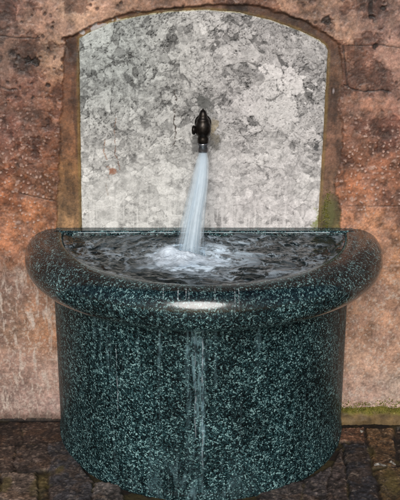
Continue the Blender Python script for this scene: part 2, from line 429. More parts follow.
lowp0 = sst(zt(70), zt(210), Zp); lowp = sst(zt(110), zt(200), Zp)
tex = 42 * (q3 - 0.5) + 46 * (q8 - 0.5)
g = 128 + 38 * lowp0 + 60 * (q1 - 0.5) + 70 * (q6 - 0.5) + tex
eC = sst(0.03, 0.10, C2 - C1); kC = (cc > 0.30) * eC; g = g * (1 - kC) + kC * (124 + 40 * lowp0 + 80 * (cc - 0.30) / 0.7 + 1.1 * tex + 26 * (q6 - 0.5))
eB = sst(0.015, 0.05, B2 - B1); kB = (bc > 0.56) * eB * (0.75 + 0.25 * (q6 > 0.42)); g = g * (1 - kB) + kB * (140 + 30 * lowp0 + 70 * (bc - 0.48) / 0.52 + tex + 34 * (q6 - .5))
eA = sst(0.010, 0.035, A2 - A1); kA = (ac > 0.68) * eA * (0.80 + 0.2 * (q6 > 0.45)); g = g * (1 - kA) + kA * (168 + 16 * lowp0 + 44 * (ac - 0.68) / 0.32 + tex + 36 * (q6 - 0.5))
for (cx, cy, rx, ry, an, v) in [(291, 84, 21, 9, -38, 240), (224, 52, 10, 14, 10, 222), (270, 88, 7, 7, 0, 228), (250, 33, 8, 5, 0, 208), (203, 29, 4, 6, 0, 240), (222, 25, 6, 4, 0, 216),
                                (140, 45, 12, 16, 0, 186), (292, 45, 22, 13, 0, 186), (275, 112, 22, 9, -10, 226), (125, 182, 18, 9, 5, 196), (300, 135, 16, 9, 0, 216), (160, 150, 14, 10, 20, 204), (278, 155, 12, 10, 20, 216), (172, 168, 10, 6, -30, 222), (98, 60, 12, 8, 0, 176), (236, 160, 14, 7, -15, 208)]:
    wx_, wz_ = on_wall(cx, cy); s = 0.0034; a = R(an)
    ex = ((Xp - wx_) * math.cos(a) + (Zp - wz_) * math.sin(a)) / (rx * s); ez = (-(Xp - wx_) * math.sin(a) + (Zp - wz_) * math.cos(a)) / (ry * s)
    k = sst(1.04, 0.98, np.hypot(ex, ez) + 1.5 * wa1 + 0.9 * wb1 + 0.9 * (B1 - 0.42) + 0.35 * (C1 - 0.4)); g = g * (1 - k) + k * (v + 0.8 * tex + 30 * (q6 - 0.5))
ppit = (dcid > 0.84) * sst(0.42, 0.2, D1) * sst(0.44, 0.58, fbm(Xp * 16, Zp * 16, 261, 4)) * (1 - 0.6 * lowp)
vein = sst(0.022, 0.0, np.abs(fbm(dx * 26, dz * 26, 271, 5, 0.62) - 0.5)) * (0.45 - 0.25 * lowp)
crk1 = sst(0.09, 0.01, B2 - B1) * sst(0.45, 0.62, q2); crk2 = sst(0.10, 0.01, C2 - C1) * sst(0.46, 0.60, fbm(Xp * 30, Zp * 30, 295, 4)); crk1 = np.maximum(crk1, sst(0.05, 0.01, A2 - A1) * sst(0.5, 0.6, q1)); g = g - (36 * crk1 + 26 * crk2) * (1 - 0.0 * lowp)
frag = sst(0.58, 0.63, fbm(dx * 75, dz * 85, 297, 4, 0.6)); g = g + (238 - g) * frag * 0.5
dsp = sst(0.60, 0.70, fbm(Xp * 150, Zp * 150, 291, 4, 0.65)) * sst(0.40, 0.6, q2); g = g - 88 * ppit - 58 * vein - 60 * dsp * (1 - 0.5 * lowp)
q7 = sst(0.44, 0.60, q6); g = g + lowp * (6 + 26 * (q7 - 0.4))
wash = lowp * (0.06 + 0.5 * fbm(Xp * 70, Zp * 6, 281, 4)); g = g + (228 - g) * np.clip(wash, 0, 0.75)
vst = sst(0.56, 0.66, fbm(Xp * 120, Zp * 9, 299, 3, 0.6)) * sst(zt(175), zt(220), Zp); g = g + (246 - g) * vst * 0.7
hz = sst(0.5, 0.66, fbm(Xp * 9, Zp * 50, 285, 4)) * sst(zt(165), zt(215), Zp); g = g + (236 - g) * hz * 0.35
g = 172 + (g - 182) * 1.0
gc = g[..., None] * np.array([0.992, 0.99, 0.975]) + np.zeros(3)
gc = mixc(gc, gc * np.array([1.0, 0.985, 0.995]), sst(on_wall(170, 0)[0], on_wall(240, 0)[0], Xp) * (0.5 + q4))
gc = mixc(gc, gc * np.array([0.96, 0.99, 0.99]), sst(on_wall(190, 0)[0], on_wall(110, 0)[0], Xp) * sst(zt(150), zt(60), Zp))
# rusty cracks
pcr = [([(175, 90), (176, 104), (175, 118), (176, 132), (174, 146)], 0.0013, (48, 36, 30), .9), ([(116, 118), (115, 132), (114, 148), (117, 160), (120, 170)], 0.0014, (120, 84, 66), .7),
       ([(105, 140), (104, 152), (107, 160)], 0.0014, (150, 105, 80), .6), ([(190, 48), (194, 47), (195, 56)], 0.0012, (60, 60, 60), .7), ([(106, 184), (108, 196)], 0.0012, (150, 135, 120), .5)]
pk = np.zeros(Xp.shape)
for L, w, c, s in pcr:
    d = line_dist(Xp + 0.012 * (q1 - 0.5) + 0.014 * (q6 - 0.5), Zp, W(L)); k = s * sst(w * 1.7, w * 0.3, d) * sst(0.36, 0.5, q6 + 0.25 * (q3 - .3)); gc = mixc(gc, np.array(c, float), k); pk = np.maximum(pk, k)
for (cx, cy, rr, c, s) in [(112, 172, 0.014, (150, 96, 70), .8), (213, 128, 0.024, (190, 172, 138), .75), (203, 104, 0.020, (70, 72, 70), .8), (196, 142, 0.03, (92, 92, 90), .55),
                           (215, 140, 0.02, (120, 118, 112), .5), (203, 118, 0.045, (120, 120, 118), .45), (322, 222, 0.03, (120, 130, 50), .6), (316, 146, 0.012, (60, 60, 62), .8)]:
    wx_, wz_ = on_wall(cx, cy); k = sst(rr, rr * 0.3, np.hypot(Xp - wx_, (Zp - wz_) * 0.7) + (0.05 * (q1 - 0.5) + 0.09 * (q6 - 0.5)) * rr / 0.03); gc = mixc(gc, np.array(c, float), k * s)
edge = np.minimum(np.minimum(Xp - Lx, Rx - Xp), (ztop[None, :] - Zp))
gc = mixc(gc, np.array([196, 188, 140.0]), sst(0.006, 0.001, edge) * 0.7)
hp = 0.0018 * (q1 - 0.5) + 0.0010 * (q3 - 0.5) + 0.0008 * (kA + kB) - 0.003 * ppit - 0.0012 * vein - 0.003 * pk
Yp = 0.003 - hp + 0.006 * sst(0.007, 0.0, edge)
P = np.stack([Xp, Yp, Zp], -1)
# skirt to give the slab its thickness
def ring(P, y):
    Q = P.copy(); Q[..., 1] = y; return Q
slab = bpy.data.objects.new
fr = grid_mesh('stone_plaque', P, colors=lin(np.clip(gc, 0, 255)) * ALB)
bm = bmesh.new(); bm.from_mesh(fr)
be = [e for e in bm.edges if e.is_boundary]
r = bmesh.ops.extrude_edge_only(bm, edges=be)
for v in r['geom']:
    if isinstance(v, bmesh.types.BMVert): v.co.y = 0.028
bm.to_mesh(fr); bm.free(); smooth(fr)
plaque = link('stone_plaque', fr, M_PLAQUE)
tag(plaque, 'pale grey breccia stone plaque with arched top set in the wall', 'plaque')

# ================================================================== FOUNTAIN BASIN
XB, XL = 0.003, 0.013
TOPZ = 0.714; WATZ = 0.702
basin = empty('stone_basin', (XB, -0.25, 0))
tag(basin, 'half round dark green granite fountain basin standing against the wall', 'fountain')
basin_inv = Vector((-XB, 0.25, 0))
def lime_and_sheen(x, z):
    # limescale left by the overflow: runs below the middle of the rim, weaker ones far left, bloom at the foot; plus a painted wet sheen
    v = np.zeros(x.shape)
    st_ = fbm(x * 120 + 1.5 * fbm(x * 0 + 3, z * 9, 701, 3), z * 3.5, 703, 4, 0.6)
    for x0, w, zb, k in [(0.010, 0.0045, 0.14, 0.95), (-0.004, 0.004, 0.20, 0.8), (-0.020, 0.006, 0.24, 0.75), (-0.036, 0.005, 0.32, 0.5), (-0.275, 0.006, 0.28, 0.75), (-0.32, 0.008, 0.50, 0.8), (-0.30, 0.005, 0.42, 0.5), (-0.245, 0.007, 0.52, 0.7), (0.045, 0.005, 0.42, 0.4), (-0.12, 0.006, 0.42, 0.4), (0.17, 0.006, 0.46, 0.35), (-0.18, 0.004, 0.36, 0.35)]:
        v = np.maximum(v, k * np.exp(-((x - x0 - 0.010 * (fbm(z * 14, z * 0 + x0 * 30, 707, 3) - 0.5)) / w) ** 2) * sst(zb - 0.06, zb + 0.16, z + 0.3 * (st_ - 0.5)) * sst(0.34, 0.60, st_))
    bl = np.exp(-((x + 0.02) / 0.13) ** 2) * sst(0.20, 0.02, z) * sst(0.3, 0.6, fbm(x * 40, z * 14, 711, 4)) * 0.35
    br = np.exp(-((x + 0.005) / 0.030) ** 2) * 0.42 * sst(0.42, 0.66, st_) * sst(0.02, 0.3, z)  # broad middle band: wet sheen put into the colour
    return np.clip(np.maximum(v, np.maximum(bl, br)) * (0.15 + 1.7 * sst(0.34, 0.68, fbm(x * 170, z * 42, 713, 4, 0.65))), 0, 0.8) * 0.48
def loft(name, sections, nt, mat, parent, lime_sheen_f=None):
    """sections: list of (a, b, z, xc): half ellipses swept from wall to wall"""
    t = np.linspace(0, math.pi, nt)
    P = np.zeros((len(sections), nt, 3))
    for i, (a, b, z, xc) in enumerate(sections):
        P[i, :, 0] = xc - a * np.cos(t); P[i, :, 1] = -b * np.sin(t); P[i, :, 2] = z
    P[..., 0] += basin_inv.x; P[..., 1] += basin_inv.y
    ex_ = {'lime': lime_sheen_f(P[..., 0] - basin_inv.x, P[..., 2])} if lime_sheen_f else None
    P[:, 0, 1] = basin_inv.y + 0.002; P[:, -1, 1] = basin_inv.y + 0.002
    return link(name, grid_mesh(name, P, flip=False, extra=ex_), mat, parent)
BA, BB = 0.4975, 0.510
sec = [(BA + 0.000, BB, -0.02, XB), (BA + 0.004, BB + 0.004, 0.0, XB), (BA + 0.004, BB + 0.004, 0.012, XB), (BA, BB, 0.02, XB)]
for i in range(1, 141): sec.append((BA - 0.001 * i / 140, BB - 0.001 * i / 140, 0.02 + 0.575 * i / 140, XB))
loft('body', sec, 720, M_GRANITE, basin, lime_and_sheen)
# rim: rounded lip
EA, EB = 0.595, 0.620        # outer equator
def lip_profile():
    L = []
    zc, rt, rb = 0.640, TOPZ - 0.640, 0.058
    L.append((BA - 0.004, BB - 0.004, zc - rb, XB))
    L.append((BA + 0.030, BB + 0.030, zc - rb, XL * .6))
    w = 0.060
    for k in range(0, 12):
        f = -math.pi / 2 + (math.pi / 2) * k / 12
        L.append((EA - w + w * math.cos(f), EB - w + w * math.cos(f), zc + rb * math.sin(f), XL))
    wa, wb = 0.100, 0.062
    for k in range(0, 19):
        f = (math.pi / 2) * k / 18
        L.append((EA - wa + wa * math.cos(f), EB - wb + wb * math.cos(f), zc + rt * math.sin(f) ** 0.95, XL))
    return L
lip = lip_profile()
IA, IB = 0.468, 0.541         # inner edge
lip += [(IA + 0.014, IB + 0.010, TOPZ, XL), (IA + 0.006, IB + 0.004, TOPZ - 0.002, XL), (IA, IB, TOPZ - 0.009, XL), (IA - 0.01, IB - 0.012, 0.66, XL), (IA - 0.05, IB - 0.06, 0.52, XL), (IA - 0.12, IB - 0.13, 0.46, XL), (0.05, 0.06, 0.455, XL)]
rim = loft('rim', lip, 260, M_WET, basin)
# flat granite strip along the wall, between wall and water
BACK = 0.040
bm = bmesh.new()
x0, x1 = XL - IA - 0.03, XL + IA + 0.03
ring_ = [(0.001, TOPZ + 0.0015), (-BACK + 0.005, TOPZ + 0.0015), (-BACK, TOPZ - 0.004), (-BACK - 0.001, 0.46), (0.001, 0.46)]
va = []
for i in range(61):
    x = x0 + (x1 - x0) * i / 60
    va.append([bm.verts.new((x + basin_inv.x, y + basin_inv.y, z)) for y, z in ring_])
for a, b in zip(va[:-1], va[1:]):
    for k in range(5): bm.faces.new((a[k], a[(k + 1) % 5], b[(k + 1) % 5], b[k]))
bm.faces.new(va[0]); bm.faces.new(va[-1][::-1])
bmesh.ops.recalc_face_normals(bm, faces=bm.faces)
me = bm_mesh('back_ledge', bm); me.polygons.foreach_set('use_smooth', np.zeros(len(me.polygons), bool))
link('back_ledge', me, M_WET, basin)

nx = 260  # added pale strip: the bright reflection line at the water's back edge
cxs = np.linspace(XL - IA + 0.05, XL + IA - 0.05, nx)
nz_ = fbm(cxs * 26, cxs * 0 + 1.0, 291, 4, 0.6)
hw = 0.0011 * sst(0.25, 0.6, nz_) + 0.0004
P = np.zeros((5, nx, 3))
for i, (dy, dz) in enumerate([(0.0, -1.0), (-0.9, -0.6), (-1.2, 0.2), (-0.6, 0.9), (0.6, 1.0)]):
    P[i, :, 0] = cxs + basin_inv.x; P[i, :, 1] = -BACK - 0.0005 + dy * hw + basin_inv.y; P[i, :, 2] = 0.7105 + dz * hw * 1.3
link('painted_glint', grid_mesh('painted_glint', P), M_GLINT, basin)

# ================================================================== WATER IN THE BASIN
IMP = on_level(191, 256, WATZ)       # where the jet strikes
ns, nt = 210, 420
s = np.linspace(0.0, 1, ns)[:, None]; t = np.linspace(0, math.pi, nt)[None, :]
ex = -(IA - 0.001) * np.cos(t); ey = -(IB - 0.001) * np.sin(t)
y0 = -BACK + 0.001
ey = np.minimum(ey, y0)
Xw = XL + ex * s; Yw = y0 + (ey - y0) * s
dI = np.hypot((Xw - IMP[0]) , (Yw - IMP[1]) )
nA = fbm(Xw * 14, Yw * 26, 301, 4, 0.5); nB = fbm(t * 6 + 3 * nA, s * 20 + 3 * nA, 311, 3, 0.5)
# flow lines swirl round the strike point
ang = np.arctan2(Yw - IMP[1], Xw - IMP[0])
fl1 = fbm(dI * 42 + 2.2 * nA + 5, ang * 2.2, 321, 5, 0.6)
hgt = 0.014 * (nA - 0.5) + 0.010 * (nB - 0.5) + 0.014 * (fl1 - 0.5) * np.exp(-dI * 2.0) + 0.005 * np.exp(-(dI / 0.06) ** 2)
edge = sst(0.0, 0.06, 1 - s) * np.ones_like(Xw)
Zw = WATZ + hgt * (0.35 + 0.65 * edge) + 0.003 * (1 - edge)
ta = t + 0 * s; sa_ = s + 0 * t
sk = fbm(ta * 2.4 + 1.6 * nA, sa_ * 11 + 3.2 * nA, 331, 3, 0.55); sk2 = fbm(ta * 3.5 + 9 + 1.5 * nA, sa_ * 24 + 3 * nA, 333, 3, 0.55)
refl_streak = np.maximum(sst(0.085, 0.0, np.abs(sk - 0.5)), 0.7 * sst(0.06, 0.0, np.abs(sk2 - 0.5))) * sst(0.36, 0.58, fbm(Xw * 8, Yw * 16, 335, 3))  # silvery ripple reflections of the plaque, painted as pale streaks
leftb = sst(0.30, -0.02, Xw - IMP[0])
foam = np.clip(sst(0.21, 0.04, dI + 0.04 * leftb * 0 + 0.12 * (nA - 0.5)) * (0.25 + 1.1 * sst(0.40, 0.62, fbm(Xw * 38, Yw * 60, 341, 5, 0.62))), 0, 1)
ringf = sst(0.54, 0.70, fl1) * np.exp(-(dI / 0.20) ** 2) * 0.7
foam = np.clip(np.maximum(foam, np.maximum(ringf, 0.62 * refl_streak * (0.34 + 0.66 * np.exp(-(dI / 0.34) ** 2)))), 0, 0.95)  # foam value also carries the painted reflection streaks
rimw = sst(0.028, 0.0, (1 - s)) * sst(0.45, 0.65, fbm(t * 14 + 0 * s, s * 3 + 0 * t, 351, 4)) * 0.22
foam = np.maximum(foam, rimw)
P = np.stack([Xw, Yw, Zw], -1)
water = link('water', grid_mesh('water', P, flip=True, extra={'foam': foam}), M_WATER)
tag(water, kind='structure')

# foam heaped at the strike point: low lumpy heap and spray drops
def blobheap():
    bm = bmesh.new()
    na, nr = 120, 50
    rows = []
    cx, cy = on_level(176, 262, WATZ)
    P = np.zeros((nr, na, 3)); D = np.zeros((nr, na))
    rr = np.linspace(0.002, 1, nr)[:, None]; aa = np.linspace(0, 2 * math.pi, na, endpoint=False)[None, :]
    Rx = 0.155 * (0.8 + 0.5 * (fbm(np.cos(aa) * 2 + 5, np.sin(aa) * 2 + 5, 401, 4))); Ry = 0.060 * (0.8 + 0.5 * fbm(np.cos(aa) * 2 + 9, np.sin(aa) * 2 + 9, 407, 4))
    x = cx + 0.015 + Rx * rr * np.cos(aa); y = cy + Ry * rr * np.sin(aa)
    n1 = fbm(x * 40, y * 50, 411, 5, 0.6); n2 = fbm(x * 110, y * 120, 417, 3, 0.6)
    px, py = on_level(169, 256, WATZ)
    peak = np.exp(-(((x - px) / 0.030) ** 2 + ((y - py) / 0.032) ** 2) ** 1.6) + 0.45 * np.exp(-((x - px - 0.05) / 0.03) ** 2 - ((y - py + 0.02) / 0.03) ** 2) + 0.3 * np.exp(-((x - px + 0.06) / 0.035) ** 2 - ((y - py) / 0.025) ** 2)
    hh = (1 - rr ** 2) * (0.010 + 0.018 * n1 + 0.006 * (n2 - 0.5)) + 0.034 * peak * (0.75 + 0.5 * n2)
    z = WATZ - 0.004 + hh
    D = 0.9 * np.clip(sst(1.10, 0.20, rr + 1.1 * (n1 - 0.5) + 0.5 * (n2 - 0.5)) * (0.15 + 1.25 * n1) + peak * 0.6, 0, 0.97)
    return grid_mesh('foam', np.stack([x, y, z + 0 * aa], -1), closed_u=True, extra={'dens': D})
fm = blobheap()
bm = bmesh.new(); bm.from_mesh(fm)
lay = bm.verts.layers.float['dens']
for i in range(90):
    a = random.uniform(0, 2 * math.pi); d = abs(random.gauss(0, 0.05)) + 0.01
    x = IMP[0] - 0.015 + d * math.cos(a) * 1.2; y = IMP[1] + d * math.sin(a) * 0.8
    z = WATZ + 0.006 + abs(random.gauss(0, 0.022)) * math.exp(-d * 9)
    rad = random.uniform(0.0006, 0.0018)
    g_ = bmesh.ops.create_icosphere(bm, subdivisions=1, radius=rad)
    for v in g_['verts']:
        v.co = Vector((v.co.x, v.co.y, v.co.z * random.uniform(1.0, 1.5))) + Vector((x, y, z)); v[lay] = 0.5
bm.to_mesh(fm); bm.free(); smooth(fm)
foam_o = link('foam', fm, M_FOAM)
tag(foam_o, 'white foam churned up where the water jet strikes the basin', 'foam', kind='stuff')

# ================================================================== SPOUT
YS = -0.090
sx, tz = on_wall(203, 152, YS)
spout = empty('water_spout', (sx, 0.0, tz + 0.08))
tag(spout, 'dark bronze water spout with bright chrome tip fixed to the pale plaque', 'spout')
def sp_l(x, y, z): return (x, y, z - (tz + 0.08))
lathe('nozzle', [(0.0150, 0.0), (0.0175, 0.0005), (0.0180, 0.004), (0.0175, 0.022), (0.0190, 0.0235), (0.0190, 0.0275), (0.0175, 0.029)], sp_l(0, YS, tz), 40, 'Z', M_CHROME, spout)
lathe('nozzle_bore', [(0.0001, 0.012), (0.0145, 0.012), (0.0151, 0.0)], sp_l(0, YS, tz), 40, 'Z', M_BRONZE, spout)
top = on_wall(203, 108, YS)[1] - tz
H = top
lathe('valve_body', [(0.0165, 0.029), (0.0180, 0.032), (0.0180, 0.044), (0.0165, 0.048), (0.0175, 0.052), (0.0225, 0.057), (0.0250, 0.066), (0.0250, 0.080), (0.0235, 0.090), (0.0200, 0.097), (0.0205, 0.100), (0.0200, 0.104),
      (0.0150, 0.108), (0.0130, 0.114), (0.0132, 0.118), (0.0110, 0.124), (0.0075, 0.132), (0.0035, H - 0.006), (0.0003, H)], sp_l(0, YS, tz), 44, 'Z', M_BRONZE, spout)
path = [(0, 0.004, tz + 0.078), (0, -0.03, tz + 0.079), (0, -0.06, tz + 0.077), (0, YS, tz + 0.072)]
link('arm', grid_mesh('arm', sweep([sp_l(*p) for p in path], [0.019, 0.017, 0.018, 0.021], 24), closed_u=True), M_BRONZE, spout)
lathe('wall_flange', [(0.027, -0.003), (0.027, 0.004), (0.025, 0.007), (0.021, 0.010), (0.019, 0.018)], sp_l(0, 0.0, tz + 0.078), 40, 'Y', M_BRONZE, spout)
lathe('side_knob', [(0.010, 0.016), (0.010, 0.024), (0.0145, 0.026), (0.015, 0.031), (0.011, 0.035), (0.0005, 0.036)], sp_l(0, YS, tz + 0.070), 24, 'X', M_BRONZE, spout)

# ================================================================== WATER JET
nS, nT = 120, 96
ss = np.linspace(0, 1, nS)[:, None]; th = np.linspace(0, 2 * math.pi, nT, endpoint=False)[None, :]
z = tz + 0.003 - ss * (tz + 0.003 - WATZ + 0.004)
fall = np.sqrt(np.clip((tz - z) / (tz - WATZ), 0, 1))
yc = YS + (IMP[1] - YS) * fall
XLp = lambda px, yy, zz: 0
# left and right outlines read from the photo (pixel x at the image rows), converted at the jet's own distance
rows = [152, 160, 172, 185, 200, 215, 230, 245, 258]
le = [199.2, 196.8, 194, 191, 187.5, 184, 180.5, 177, 173]; ri = [206.8, 208.2, 208.2, 207.5, 206, 204.2, 203, 202.6, 203.5]
lxs, rxs, zz = [], [], []
for r_, a_, b_ in zip(rows, le, ri):
    f = 0.0
    for _ in range(4):
        yy = YS + (IMP[1] - YS) * math.sqrt(max(f, 0)); zc_ = on_wall(200, r_, yy)[1]; f = (tz - zc_) / (tz - WATZ)
    zz.append(zc_); lxs.append(on_wall(a_, r_, yy)[0]); rxs.append(on_wall(b_, r_, yy)[0])
o_ = np.argsort(zz); zz = np.array(zz)[o_]; lxs = np.array(lxs)[o_]; rxs = np.array(rxs)[o_]
xl = np.interp(z, zz, lxs); xr = np.interp(z, zz, rxs)
xc = (xl + xr) / 2; wx_ = (xr - xl) / 2; wy_ = 0.0125 + 0.006 * ss
def cyl_noise(k, sv, seed): return fbm(np.cos(th) * k + 20 + sv, np.sin(th) * k + 20 + 3.1 * sv, seed, 4, 0.6)
flut = cyl_noise(4.0, ss * 1.2, 501) - 0.5
rough_ = (fbm(th * 3.5 + 0 * ss, ss * 26 + 0 * th, 507, 4, 0.6) - 0.5)
amp = 0.25 + 0.75 * ss
kx = 1 + (0.34 * flut + 0.10 * rough_) * amp
jet = None
for sh, (kr, d0, dv, off) in enumerate([(1.10, 0.03, 0.36, 0.0), (0.84, 0.16, 0.6, 0.02), (0.60, 0.22, 0.7, 0.05), (0.34, 0.28, 0.7, 0.02)]):
    fl_ = fbm(np.cos(th) * 3.2 + 20 + sh * 7 + ss * 0.8, np.sin(th) * 3.2 + 20 + ss * 1.1, 501 + sh, 3, 0.55) - 0.5
    kx = 1 + (0.36 * fl_ + 0.06 * rough_) * amp
    cx_ = xc + off * wx_ * (1 - 2 * (sh % 2)) + 0.10 * wx_ * (1 - kr)
    P = np.stack([cx_ + wx_ * kr * np.cos(th) * kx, yc + wy_ * kr * np.sin(th) * (1 + (0.8 * fl_ + 0.1 * rough_) * amp), z + 0 * th], -1)
    strk = fbm(np.cos(th) * 3.5 + 40 + ss * 0.6 + sh * 5, np.sin(th) * 3.5 + 40 + ss * 0.7, 511 + sh, 4, 0.6)
    dens = np.clip(d0 + dv * (strk - 0.40) + 0.12 * (1 - ss) - 0.12 * sst(0.70, 1.0, ss) + 0.12 * rough_, 0.02, 0.8)
    o = link('water_jet' if sh == 0 else 'inner_stream', grid_mesh('water_jet', P, closed_u=True, extra={'dens': dens}), M_JET, jet)
    if sh == 0: jet = o
tag(jet, 'white jet of water falling from the bronze spout into the basin', 'water jet')
# loose strands beside the main fall: parts of the jet
bmS = []
for i in range(9):
    f0 = random.uniform(0.05, 0.5); f1_ = min(1.0, f0 + random.uniform(0.25, 0.6)); u = random.uniform(-1.0, 1.0); v = random.uniform(-1, 1)
    pth, rad = [], []
    for k in range(18):
        f = f0 + (f1_ - f0) * k / 17; j = int(f * (nS - 1))
        pth.append((float(xc[j, 0] + wx_[j, 0] * u * 1.02), float(yc[j, 0] + wy_[j, 0] * v * 1.2), float(z[j, 0])))
        rad.append(0.0004 + 0.0019 * math.sin(math.pi * k / 17) * (0.7 + 0.6 * random.random()))
    Pm = sweep(pth, rad, 8)
    me = grid_mesh('strand', Pm, closed_u=True, extra={'dens': np.full(Pm.shape[:2], 0.30)})
    link('strand', me, M_JET, jet)

# ================================================================== TRICKLES
def trickle(name, x, z0, z1, wid, label, group, over_lip=False, seed=0):
    rnd = random.Random(seed); n = 40; pth = []; 
    if over_lip:                      # follow the rim's profile from the top edge down
        prof = [p for p in lip if p[2] > 0.63][::-1]; prof = [p for p in prof if p[0] >= IA + 0.02]
        zs_ = np.array([p[2] for p in prof]); bs = np.array([p[1] for p in prof]); as_ = np.array([p[0] for p in prof])
        for k in range(n):
            z_ = z0 + (z1 - z0) * k / (n - 1); b = np.interp(-z_, -zs_, bs); a = np.interp(-z_, -zs_, as_)
            pth.append((x, -b * math.sqrt(1 - ((x - XL) / a) ** 2) - 0.0006, z_))
    else:
        for k in range(n):
            z_ = z0 + (z1 - z0) * k / (n - 1); xx = x + 0.009 * (float(fbm(np.array(z_ * 26), np.array(x * 50), 5, 3)) - 0.5)
            pth.append((xx, -BB * math.sqrt(1 - ((xx - XB) / BA) ** 2) - 0.0004, z_))
    lo = pth[-1]
    rad = [wid * (0.2 + 1.1 * float(vn(np.array(k * 0.35), np.array(seed * 3.7), 9))) * min(1, (k + 1) / 4, (n - k) / 5) for k in range(n)]
    Pm = sweep(pth, rad, 8)
    if not over_lip: Pm[..., 1] = np.array(pth)[:, None, 1] + (Pm[..., 1] - np.array(pth)[:, None, 1]) * 0.22
    d = np.array([[max(0.02, (-0.22 + 0.72 * float(vn(np.array(k * 0.6), np.array(seed * 1.7), 12))) * (1.3 if over_lip else 0.45))] * 8 for k in range(n)])
    o = link(name, grid_mesh(name, Pm, closed_u=True, extra={'dens': d}), M_JET)
    tag(o, label, 'water trickle', group)
G1 = 'water trickles on the basin front'
def bx(px, py): return on_wall(px, py, -0.50)
for (px, ya, yb, w, lab) in [(203, 338, 472, 0.0022, 'longest pale water trickle down the middle of the granite front'),
                             (195, 336, 440, 0.0020, 'faint water trickle just left of the longest central trickle'),
                             (116, 345, 412, 0.0022, 'pale water trickle far left on the granite front')]:
    dep = -BB * math.sqrt(1 - (on_wall(px, ya, -0.45)[0] / BA) ** 2)
    a = on_wall(px, ya, dep); b = on_wall(px, yb, dep)
    trickle('water_trickle', a[0], min(a[1], 0.575), b[1], w, lab, G1, seed=int(px))
G2 = 'drips over the rim'
for i, (px, za, zb, w) in enumerate([(178, .712, .668, .0016), (186, .713, .690, .0012), (189, .7125, .676, .0014), (215, .713, .682, .0014), (235, .712, .650, .0016), (239, .711, .660, .0013), (163, .7125, .690, .0010)]):
    trickle('water_drip', on_wall(px, 300, -0.60)[0], za, zb, w, 'short white drip of water running over the front of the granite rim', G2, True, seed=100 + i)

# ================================================================== GROUND
xg = np.concatenate([[-60, -30, -15, -8, -4, -2.2, -1.4, -1.05, -0.92], np.arange(-0.85, 0.8501, 0.0028), [0.92, 1.05, 1.4, 2.2, 4, 8, 15, 30, 60]])
yg = np.concatenate([[-60, -30, -15, -8, -4.5, -2.8, -1.9, -1.4, -1.15, -1.04], np.arange(-0.98, 0.002, 0.0028), [0.03, 0.3, 2, 10, 40]])
Xg, Yg = np.meshgrid(xg, yg)
w1 = fbm(Xg * 7, Yg * 7, 601, 5, 0.55); w2 = fbm(Xg * 30, Yg * 30, 607, 5, 0.6); w3 = fbm(Xg * 90, Yg * 90, 613, 4, 0.6)
Xd = Xg + 0.022 * (fbm(Xg * 14, Yg * 14, 621, 4) - 0.5); Yd = Yg + 0.022 * (fbm(Xg * 14, Yg * 14, 627, 4) - 0.5)
# generic setts in rows running away from the wall
row = np.floor(Xd / 0.105); off = hsh(row, row * 0, 633) * 0.2
cell = np.floor((Yd + off) / 0.19); fxr = (Xd / 0.105 - row) * 0.105; fyr = ((Yd + off) / 0.19 - cell) * 0.19
inn = np.minimum(np.minimum(fxr, 0.105 - fxr), np.minimum(fyr, 0.19 - fyr)) - 0.004
cidg = hsh(row, cell, 641); pal = np.array([[92, 84, 80], [112, 98, 86], [80, 78, 84], [132, 112, 92], [98, 78, 64], [140, 124, 110]], float)
gcol = pal[(cidg * 5.99).astype(int)]
ghe = 0.010 * (hsh(row, cell, 647) - 0.5)
ST = [([(339, 428), (364, 428), (365, 441), (338, 441)], (136, 98, 78), 0), ([(343, 444), (366, 443), (384, 522), (354, 522)], (70, 70, 76), .003),
      ([(367, 429), (393, 428), (397, 465), (373, 466)], (138, 106, 74), .002), ([(395, 424), (420, 424), (420, 447), (398, 447)], (52, 44, 40), -.02),
      ([(375, 470), (404, 467), (412, 522), (386, 522)], (118, 100, 66), 0), ([(399, 449), (424, 449), (430, 500), (404, 465)], (110, 92, 78), 0),
      ([(331, 464), (341, 447), (352, 522), (326, 522)], (112, 98, 94), 0), ([(305, 478), (329, 466), (324, 522), (298, 522)], (100, 92, 92), -.002), ([(260, 486), (303, 480), (296, 524), (258, 524)], (92, 84, 82), -.002),
      ([(-30, 421), (20, 421), (22, 443), (-30, 446)], (72, 56, 48), -.006), ([(22, 421), (66, 421), (66, 440), (24, 443)], (84, 66, 58), -.006), ([(-30, 448), (14, 446), (15, 471), (-34, 471)], (96, 78, 68), 0), ([(16, 446), (48, 442), (51, 470), (17, 471)], (104, 88, 80), 0),
      ([(2, 474), (37, 472), (39, 524), (-4, 524)], (146, 126, 112), .004), ([(49, 443), (64, 440), (92, 480), (84, 524), (51, 524)], (86, 83, 86), .001), ([(-40, 474), (0, 474), (-6, 524), (-50, 524)], (100, 80, 60), 0), ([(94, 482), (120, 486), (134, 524), (90, 524)], (116, 108, 104), 0), ([(40, 474), (48, 474), (48, 524), (41, 524)], (84, 74, 52), -.004)]
hand = poly_dist(Xg, Yg, [on_level(-30, 419), on_level(430, 419), on_level(430, 524), on_level(-50, 524)])
inn2 = np.full(Xg.shape, -1.0); hcol = np.zeros(Xg.shape + (3,)); hhe = np.zeros(Xg.shape)
for poly, c, hh_ in ST:
    d = poly_dist(Xd + 0.0, Yd, [on_level(*p) for p in poly]); m = d > inn2
    inn2 = np.where(m, d, inn2); hcol[m] = c; hhe = np.where(m, hh_, hhe)
use = hand > 0
inn = np.where(use, inn2, inn); gcol = np.where(use[..., None], hcol, gcol); ghe = np.where(use, hhe, ghe)
stone = sst(-0.007, 0.004, inn + 0.010 * (w2 - 0.5) + 0.006 * (w3 - .5))
gcol = gcol * 0.66 * (1 + 1.0 * (w1 - 0.5) + 1.0 * (w2 - 0.5) + 1.0 * (w3 - 0.5))[..., None]
